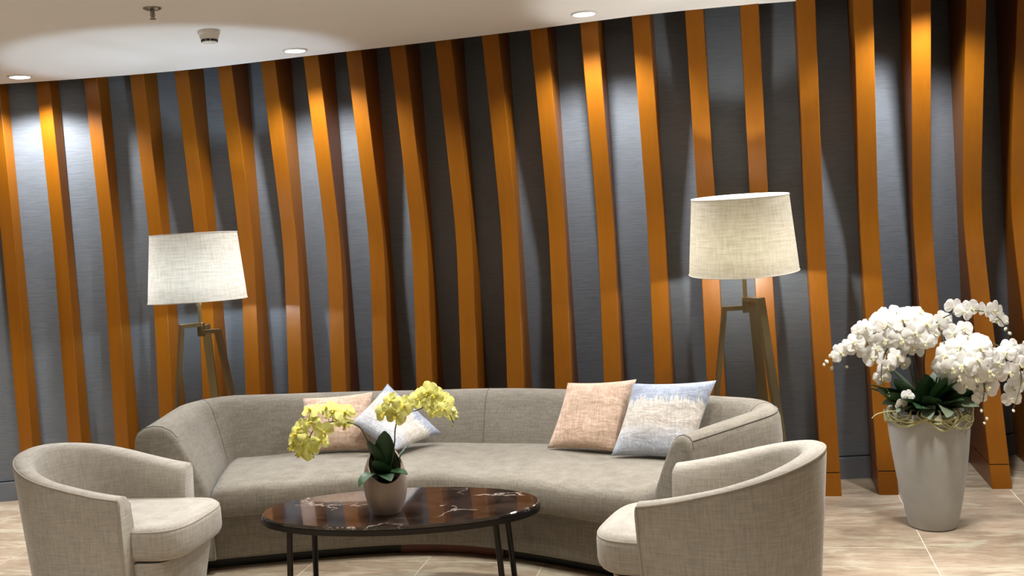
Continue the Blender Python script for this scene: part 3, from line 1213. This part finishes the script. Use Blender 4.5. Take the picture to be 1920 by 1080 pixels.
# ------------------------------------------------------------------ orchids
def petal_geo(ang, ln, wd, cup, tip=0.5, n=7, m=4, z0=0.0, lift=0.0):
    vs, fs = [], []
    ca, sa = math.cos(ang), math.sin(ang)
    for i in range(n + 1):
        ph = PI * (0.04 + 0.96 * i / n)
        u = (1 - math.cos(ph)) / 2
        sm = min(1.0, u / 0.55)
        w = wd * max(0.0, math.sin(ph)) ** 0.85 * (0.30 + 0.70 * sm * sm * (3 - 2 * sm)) + 0.0012
        for j in range(m + 1):
            q = -1 + 2 * j / m
            x = u * ln
            y = q * w / 2
            z = z0 + lift * u - cup * (q * q) * w - cup * 0.6 * ln * u * u + 0.003 * math.sin(7 * u + 3 * q)
            vs.append(Vector((x * ca - y * sa, x * sa + y * ca, z)))
    for i in range(n):
        for j in range(m):
            a = i * (m + 1) + j
            fs.append([a, a + 1, a + m + 2, a + m + 1])
    return vs, fs


def join(parts):
    V, Fc = [], []
    for v, f in parts:
        b = len(V)
        V += v
        Fc += [[q + b for q in ff_] for ff_ in f]
    return V, Fc


def flower_data(r, seed):
    rn = random.Random(seed)
    c = lambda: rn.uniform(0.05, 0.32)
    parts = [petal_geo(R_(10), r, r * 1.22, c(), 0.62, z0=0.004), petal_geo(R_(170), r, r * 1.22, c(), 0.62, z0=0.004),
             petal_geo(R_(90), r * 0.98, r * 0.80, c(), 0.66), petal_geo(R_(218), r * 0.95, r * 0.76, c(), 0.66), petal_geo(R_(322), r * 0.95, r * 0.76, c(), 0.66)]
    pv, pf = join(parts)
    lip = [petal_geo(R_(270), r * 0.36, r * 0.22, 0.2, 0.7, 4, 2, 0.012, 0.012), petal_geo(R_(215), r * 0.18, r * 0.14, -0.3, 0.7, 3, 2, 0.012, 0.014),
           petal_geo(R_(325), r * 0.18, r * 0.14, -0.3, 0.7, 3, 2, 0.012, 0.014)]
    cv, cf = lathe_geo([(0.010 * r / 0.06, 0.0), (0.009 * r / 0.06, 0.010), (0.004 * r / 0.06, 0.016)], 8)
    lv, lf = join(lip + [([Vector(q) for q in cv], cf)])

    def md(nm, v, f):
        me = bpy.data.meshes.new(nm)
        me.from_pydata([tuple(q) for q in v], [], f)
        me.polygons.foreach_set('use_smooth', [True] * len(me.polygons))
        return me
    return md('flower', pv, pf), md('lip', lv, lf)


def place_flower(root, datas, mats, pos, face, scale, rn):
    pm, lm = rn.choice(datas)
    face = Vector(face).normalized()
    up = Vector((0, 0, 1))
    x = up.cross(face)
    if x.length < 1e-3:
        x = Vector((1, 0, 0))
    x.normalize()
    y = face.cross(x)
    roll = rn.uniform(-0.6, 0.6)
    mw = Matrix((x, y, face)).transposed().to_4x4() @ Matrix.Rotation(roll, 4, 'Z') @ Matrix.Scale(scale, 4)
    mw.translation = Vector(pos)
    o = bpy.data.objects.new('flower', pm)
    link(o, root)
    o.matrix_local = mw
    q = bpy.data.objects.new('lip', lm)
    link(q, o)
    return o


def leaf_geo(ln, wd, bend, fold=0.25, n=9, m=4):
    vs, fs = [], []
    x = z = 0.0
    ang = 0.0
    st = ln / n
    for i in range(n + 1):
        u = i / n
        w = wd * max(0.02, math.sin(PI * (0.10 + 0.895 * u ** 1.15))) ** 0.62
        for j in range(m + 1):
            q = -1 + 2 * j / m
            vs.append(Vector((x - math.sin(ang) * 0, q * w / 2, z + fold * abs(q) * w / 2)))
        ang += bend / n
        x += st * math.cos(ang)
        z -= st * math.sin(ang)
    for i in range(n):
        for j in range(m):
            a = i * (m + 1) + j
            fs.append([a, a + 1, a + m + 2, a + m + 1])
    return vs, fs


def add_leaf(root, pos, az, el, ln, wd, bend, mat, roll=0.0):
    v, f = leaf_geo(ln, wd, bend)
    # give the blade its thickness
    k = len(v)
    v2 = [q - Vector((0, 0, 0.0022)) for q in v]
    faces = f + [[q + k for q in ff_][::-1] for ff_ in f]
    o = mesh('leaf', v + v2, faces, mat, root, True, 70)
    o.matrix_local = (Matrix.Translation(pos) @ Matrix.Rotation(az, 4, 'Z') @ Matrix.Rotation(-el, 4, 'Y') @ Matrix.Rotation(roll, 4, 'X'))
    return o


def bud(root, pos, r, mat):
    v, f = lathe_geo([(r * 0.3, -r * 1.2), (r * 0.9, -r * 0.5), (r, 0.0), (r * 0.75, r * 0.7), (r * 0.2, r * 1.3)], 10)
    o = mesh('bud', v, f, mat, root)
    o.location = pos
    o.rotation_euler = (random.uniform(-0.8, 0.8), random.uniform(-0.8, 0.8), 0)


# small clay vase with a slanted mouth
VX, VY = -1.512, 3.935
vase = thing('orchid_vase', 'egg-shaped clay vase with a slanted mouth on the marble table', 'vase', (VX, VY, 0.4206))
eggp = []
for k in range(25):
    u = k / 24
    z = 0.285 * u
    r = 0.0905 * math.sin(PI * (0.17 + 0.78 * u)) ** 0.62 if True else 0
    eggp.append((r, z))
nv = 44
vs, fs = [], []
for k in range(nv):
    a = 2 * PI * k / nv
    fr = 0.5 - 0.5 * math.cos(a - R_(-60) + PI) if False else 0.5 + 0.5 * math.cos(a - R_(-62))     # 1 on the mouth's side
    top = 0.985 - 0.50 * fr ** 1.6
    for j in range(25):
        u = top * j / 24
        i0 = min(int(u * 24), 23)
        w = u * 24 - i0
        r = eggp[i0][0] * (1 - w) + eggp[i0 + 1][0] * w
        z = eggp[i0][1] * (1 - w) + eggp[i0 + 1][1] * w
        vs.append(Vector((r * math.cos(a), r * math.sin(a), z)))
for k in range(nv):
    k2 = (k + 1) % nv
    for j in range(24):
        fs.append([k * 25 + j, k2 * 25 + j, k2 * 25 + j + 1, k * 25 + j + 1])
m0 = len(vs)
inn = []
for k in range(nv):
    for j in range(25):
        p = vs[k * 25 + j]
        rr = math.hypot(p.x, p.y)
        s = max(0.0, (rr - 0.006)) / rr if rr > 1e-6 else 0
        inn.append(Vector((p.x * s, p.y * s, p.z if j > 0 else p.z + 0.006)))
vs += inn
for k in range(nv):
    k2 = (k + 1) % nv
    for j in range(24):
        fs.append([m0 + k * 25 + j + 1, m0 + k2 * 25 + j + 1, m0 + k2 * 25 + j, m0 + k * 25 + j])
    fs.append([k * 25 + 24, k2 * 25 + 24, m0 + k2 * 25 + 24, m0 + k * 25 + 24])
fs.append([k * 25 for k in range(nv)][::-1])
fs.append([m0 + k * 25 for k in range(nv)])
mesh('vase_body', vs, fs, M['terracotta'], vase, True, 50)
lathe('soil', [(0.076, 0.105), (0.076, 0.125), (0.04, 0.135)], M['soil'], vase, 24)

yo = thing('yellow_orchid', 'yellow orchid with two arching flower sprays in the clay vase', 'plant', (VX, VY, 0.55))
YB0 = Vector((VX, VY, 0.55))
rn = random.Random(11)


def wl(x, z, y):
    return Vector((x, y, z)) - YB0


sl = [(-1.515, 0.56), (-1.535, 0.63), (-1.554, 0.694), (-1.564, 0.740), (-1.580, 0.781), (-1.601, 0.803), (-1.649, 0.815), (-1.711, 0.817), (-1.762, 0.797), (-1.790, 0.773),
      (-1.803, 0.738), (-1.814, 0.708), (-1.813, 0.672)]
sr = [(-1.500, 0.56), (-1.475, 0.63), (-1.465, 0.681), (-1.457, 0.714), (-1.451, 0.761), (-1.434, 0.806), (-1.390, 0.839), (-1.346, 0.846), (-1.270, 0.873), (-1.225, 0.850),
      (-1.196, 0.830), (-1.179, 0.790)]


def depth_l(k, n, a, b):
    return VY + (a - VY) * k / (n - 1) + b * math.sin(PI * k / (n - 1))


pl = [wl(x, z, depth_l(k, len(sl), 3.86, -0.03)) for k, (x, z) in enumerate(sl)]
pr = [wl(x, z, depth_l(k, len(sr), 3.88, 0.02)) for k, (x, z) in enumerate(sr)]
tube('flower_stem', catmull(pl, 4), [0.0035 - 0.0018 * k / 48 for k in range(49)], M['stem'], yo, 7)
tube('flower_stem', catmull(pr, 4), [0.0035 - 0.0018 * k / 44 for k in range(45)], M['stem'], yo, 7)
ydat = [flower_data(0.045, s) for s in range(4)]
for a, b in ydat:
    a.materials.append(M['yellow_petal'])
    b.materials.append(M['yellow_lip'])
yl = [(-1.787, 0.867), (-1.718, 0.873), (-1.639, 0.851), (-1.650, 0.802), (-1.829, 0.797), (-1.777, 0.822), (-1.845, 0.750), (-1.862, 0.721), (-1.835, 0.695),
      (-1.772, 0.730), (-1.725, 0.783), (-1.682, 0.825), (-1.690, 0.863), (-1.800, 0.700), (-1.840, 0.775)]
yr = [(-1.453, 0.853), (-1.420, 0.903), (-1.383, 0.878), (-1.406, 0.841), (-1.319, 0.905), (-1.274, 0.930), (-1.249, 0.914), (-1.307, 0.882), (-1.222, 0.883), (-1.200, 0.867),
      (-1.242, 0.853), (-1.190, 0.835)]


def nearest(path_, p):
    return min(path_, key=lambda q: (q - p).length)


for lst, pth in ((yl, catmull(pl, 4)), (yr, catmull(pr, 4))):
    for k, (x, z) in enumerate(lst):
        y = 3.865 + rn.uniform(-0.045, 0.045)
        p = wl(x, z, y)
        c = nearest(pth, p)
        face = Vector((0.15, -1.0, 0.12)) + (p - c).normalized() * 0.75 + Vector((rn.uniform(-.4, .4), 0, rn.uniform(-.3, .3)))
        big = 0.75 if (lst is yr and k > 8) else rn.uniform(0.92, 1.12)
        place_flower(yo, ydat, None, p, face, big, rn)
        tube('pedicel', [c, (c + p) / 2 + Vector((0, 0.008, 0.004)), p - Vector(face).normalized() * 0.004], 0.0013, M['stem'], yo, 5)
for (x, z, r) in ((-1.175, 0.849, 0.010), (-1.164, 0.823, 0.009), (-1.183, 0.792, 0.007), (-1.813, 0.666, 0.006), (-1.795, 0.670, 0.005)):
    bud(yo, wl(x, z, 3.87), r, M['bud'])
for (dx, dy, dz, az, el, ln, wd, bend, mt) in (
        (-0.01, 0.00, 0.00, -120, 82, 0.195, 0.088, 0.35, 'leaf'), (0.00, 0.01, 0.00, -60, 84, 0.225, 0.090, 0.25, 'leaf'),
        (0.01, -0.02, -0.01, -95, 72, 0.150, 0.080, 0.5, 'leaf'), (0.0, -0.02, 0.03, -14, 30, 0.125, 0.068, 0.8, 'leaf'),
        (0.0, -0.04, 0.035, -48, 26, 0.105, 0.066, 0.9, 'leaf'), (-0.01, -0.05, 0.035, -115, 45, 0.125, 0.060, 1.7, 'leaf'),
        (0.02, 0.01, 0.0, 20, 74, 0.170, 0.058, 0.5, 'leaf')):
    add_leaf(yo, Vector((dx, dy, dz)), R_(az), R_(el), ln, wd, bend, M[mt])

# tall concrete planter with white orchids
PX, PY = 0.806, 5.09
pt = thing('tall_planter', 'tall tapered pale concrete planter on the stone floor', 'planter', (PX, PY, 0))
prof = [(0.100, 0.0), (0.108, 0.004), (0.112, 0.012), (0.1345, 0.12), (0.155, 0.24), (0.1715, 0.36), (0.1815, 0.46), (0.1855, 0.53), (0.186, 0.562), (0.183, 0.568), (0.170, 0.568),
        (0.166, 0.562), (0.163, 0.50)]
lathe('planter_body', prof, M['concrete'], pt, 56, True, False)
lathe('soil', [(0.163, 0.495), (0.1635, 0.515), (0.08, 0.535)], M['soil'], pt, 40)

wo = thing('white_orchids', 'large arrangement of white orchids spilling out of the concrete planter', 'plant', (PX, PY, 0.53))
WB = Vector((PX, PY, 0.53))
wdat = [flower_data(0.060, 20 + s) for s in range(5)]
for a, b in wdat:
    a.materials.append(M['white_petal'])
    b.materials.append(M['white_lip'])
rn = random.Random(5)


def wp(x, z, y):
    return Vector((x, y, z)) - WB


def cluster(cx, cy, cz, rx, ry, rz, n, scale, minr=0.055):
    got = []
    tries = 0
    while len(got) < n and tries < 4000:
        tries += 1
        d = Vector((rn.gauss(0, 1), rn.gauss(0, 1) - 0.35, rn.gauss(0, 1) + 0.25)).normalized()
        if d.y > 0.55:
            continue
        p = Vector((cx + d.x * rx, cy + d.y * ry, cz + d.z * rz))
        if any((p - q).length < minr for q, _ in got):
            continue
        got.append((p, d))
    for p, d in got:
        face = d + Vector((0.1, -0.85, 0.05)) + Vector((rn.uniform(-.3, .3), 0, rn.uniform(-.25, .25)))
        place_flower(wo, wdat, None, p - WB, face, scale * rn.uniform(0.9, 1.15), rn)


cluster(0.700, 5.06, 0.945, 0.135, 0.10, 0.090, 22, 1.05)
cluster(0.985, 5.00, 0.800, 0.125, 0.10, 0.100, 20, 1.05)


def singles(lst, y, scale, dy=0.04):
    for (x, z) in lst:
        p = wp(x, z, y + rn.uniform(-dy, dy))
        face = Vector((rn.uniform(-.6, .6), -0.9, rn.uniform(-.4, .4)))
        place_flower(wo, wdat, None, p, face, scale * rn.uniform(0.85, 1.1), rn)


singles([(0.475, 0.912), (0.437, 0.876), (0.506, 0.957), (0.412, 0.862), (0.535, 0.910), (0.532, 0.980), (0.490, 0.870)], 5.0, 0.80)
singles([(0.622, 0.783), (0.596, 0.735), (0.660, 0.838), (0.759, 0.860), (0.565, 0.831), (0.690, 0.800), (0.579, 0.873), (0.79, 0.90)], 4.99, 0.85)
singles([(0.948, 1.040), (0.985, 1.020), (1.020, 1.030), (1.064, 1.022), (1.115, 1.020), (1.140, 0.972), (0.898, 0.984), (0.972, 0.943), (0.869, 0.965), (0.93, 0.92)], 5.09, 0.78)
singles([(0.946, 0.704), (1.040, 0.690), (1.005, 0.735), (0.896, 0.779)], 4.95, 1.0, 0.02)
singles([(1.011, 0.635), (0.70, 0.655), (0.675, 0.62)], 4.95, 0.62, 0.01)
singles([(1.167, 0.856), (1.187, 0.782), (1.144, 0.744), (1.169, 0.668), (1.160, 0.615), (1.238, 0.834), (1.246, 0.735), (1.130, 0.838), (1.215, 0.70), (1.27, 0.79)], 5.0, 0.85)
stems_ = []
for pts_ in ([(PX - 0.02, 0.50, PY), (0.75, 0.80, 5.06), (0.66, 0.95, 5.03), (0.52, 0.925, 5.0), (0.42, 0.85, 5.0), (0.345, 0.81, 5.0)],
             [(PX - 0.04, 0.50, PY - .02), (0.73, 0.78, 5.06), (0.70, 0.90, 5.04), (0.62, 0.86, 5.0), (0.59, 0.74, 4.98), (0.62, 0.67, 4.97)],
             [(PX, 0.50, PY), (0.80, 0.78, 5.10), (0.84, 0.94, 5.1), (0.93, 1.01, 5.1), (1.06, 1.02, 5.1), (1.14, 0.98, 5.1), (1.178, 0.91, 5.1)],
             [(PX + 0.02, 0.50, PY - .02), (0.86, 0.72, 5.05), (0.93, 0.86, 5.02), (1.0, 0.84, 4.99), (1.03, 0.70, 4.95), (1.02, 0.60, 4.95), (1.03, 0.53, 4.95)],
             [(PX + 0.04, 0.50, PY), (0.90, 0.74, 5.08), (1.03, 0.88, 5.05), (1.16, 0.83, 5.0), (1.20, 0.72, 5.0), (1.16, 0.60, 4.96)],
             [(PX + 0.03, 0.50, PY - .04), (0.84, 0.70, 5.04), (0.885, 0.85, 5.03), (0.87, 0.96, 5.08)]):
    c = catmull([wp(x, z, y) for (x, z, y) in pts_], 5)
    stems_ += c
    tube('flower_stem', c, [0.0045 - 0.003 * k / (len(c) - 1) for k in range(len(c))], M['stem'], wo, 7)
for (x, z, y, r) in ((0.350, 0.820, 5.0, .009), (0.372, 0.788, 5.0, .008), (0.385, 0.825, 5.0, .010), (0.370, 0.848, 5.0, .010), (0.337, 0.805, 5.0, .007), (0.440, 0.792, 5.0, .007),
                     (1.172, 0.960, 5.1, .009), (1.182, 0.909, 5.1, .008), (1.165, 0.930, 5.1, .008), (1.014, 0.578, 4.95, .007), (1.035, 0.541, 4.95, .007),
                     (1.024, 0.520, 4.95, .006), (1.149, 0.575, 4.95, .007), (0.62, 0.66, 4.97, .008)):
    p = wp(x, z, y)
    bud(wo, p, r, M['white_bud'])
    c = nearest(stems_, p)
    tube('pedicel', [c, (c + p) / 2 + Vector((0, 0.003, 0.006)), p], 0.0014, M['stem'], wo, 5)
for (az, el, ln, wd, bend, mt, r0, z0) in (
        (-158, 52, 0.26, 0.092, 0.7, 'leaf', 0.05, 0.0), (-115, 74, 0.26, 0.092, 0.5, 'leaf', 0.04, 0.0), (-80, 78, 0.24, 0.088, 0.4, 'leaf', 0.03, 0.0),
        (-60, 70, 0.25, 0.092, 0.6, 'leaf', 0.04, 0.0), (-32, 58, 0.26, 0.092, 0.6, 'leaf', 0.05, 0.0), (-5, 55, 0.27, 0.092, 0.6, 'leaf', 0.05, 0.0),
        (60, 70, 0.26, 0.092, 0.6, 'leaf', 0.05, 0.0), (120, 70, 0.27, 0.092, 0.6, 'leaf', 0.05, 0.0), (170, 60, 0.28, 0.095, 0.8, 'leaf', 0.05, 0.0),
        (-165, 48, 0.26, 0.095, 0.5, 'leaf', 0.05, 0.01), (-100, 45, 0.22, 0.11, 0.8, 'leaf', 0.06, 0.01), (-20, 45, 0.24, 0.092, 0.7, 'leaf', 0.06, 0.01),
        (-130, 22, 0.17, 0.075, 0.8, 'pale_leaf', 0.07, 0.065), (-70, 18, 0.19, 0.088, 0.9, 'pale_leaf', 0.07, 0.065), (-45, 24, 0.17, 0.075, 0.8, 'pale_leaf', 0.08, 0.065),
        (-100, 16, 0.16, 0.07, 0.9, 'pale_leaf', 0.08, 0.065), (-155, 24, 0.15, 0.07, 0.7, 'pale_leaf', 0.08, 0.065), (-15, 30, 0.16, 0.07, 0.7, 'pale_leaf', 0.08, 0.065),
        (-172, 40, 0.25, 0.09, 0.3, 'leaf', 0.05, 0.02), (-140, 60, 0.27, 0.085, 0.4, 'leaf', 0.05, 0.01), (-48, 62, 0.27, 0.085, 0.5, 'leaf', 0.05, 0.01),
        (-8, 42, 0.24, 0.085, 0.4, 'leaf', 0.06, 0.02), (-125, 48, 0.24, 0.085, 0.6, 'leaf', 0.05, 0.01), (-75, 62, 0.26, 0.08, 0.3, 'leaf', 0.04, 0.01),
        (-88, 50, 0.22, 0.092, 0.5, 'leaf', 0.05, 0.01), (-62, 46, 0.21, 0.092, 0.6, 'leaf', 0.06, 0.02)):
    a = R_(az)
    add_leaf(wo, Vector((r0 * math.cos(a), r0 * math.sin(a), z0)), a, R_(el), ln, wd, bend, M[mt], rn.uniform(-0.9, 0.9))
for k in range(18):
    a0 = R_(-170 + k * 10 + rn.uniform(-8, 8))
    sp = rn.uniform(0.4, 1.3) * rn.choice((-1, 1))
    r = 0.1945
    dz = rn.uniform(-0.085, -0.02)
    pts_ = [Vector((0.12 * math.cos(a0), 0.12 * math.sin(a0), 0.045)), Vector((0.172 * math.cos(a0), 0.172 * math.sin(a0), 0.056))]
    for j in range(7):
        u = j / 6
        a = a0 + sp * u
        pts_.append(Vector(((r - 0.012 * (1 - u) * 0) * math.cos(a), r * math.sin(a), 0.043 + (dz) * math.sin(PI * (0.15 + 0.8 * u)) + 0.02 * (0.5 - u))))
    tube('aerial_root', catmull(pts_, 3), rn.uniform(0.003, 0.0055), M['root'], wo, 6)
tube('aerial_root', catmull([wp(0.70, 0.57, 5.0), wp(0.62, 0.585, 4.95), wp(0.56, 0.575, 4.94), wp(0.535, 0.555, 4.94)], 4), 0.003, M['root'], wo, 6)
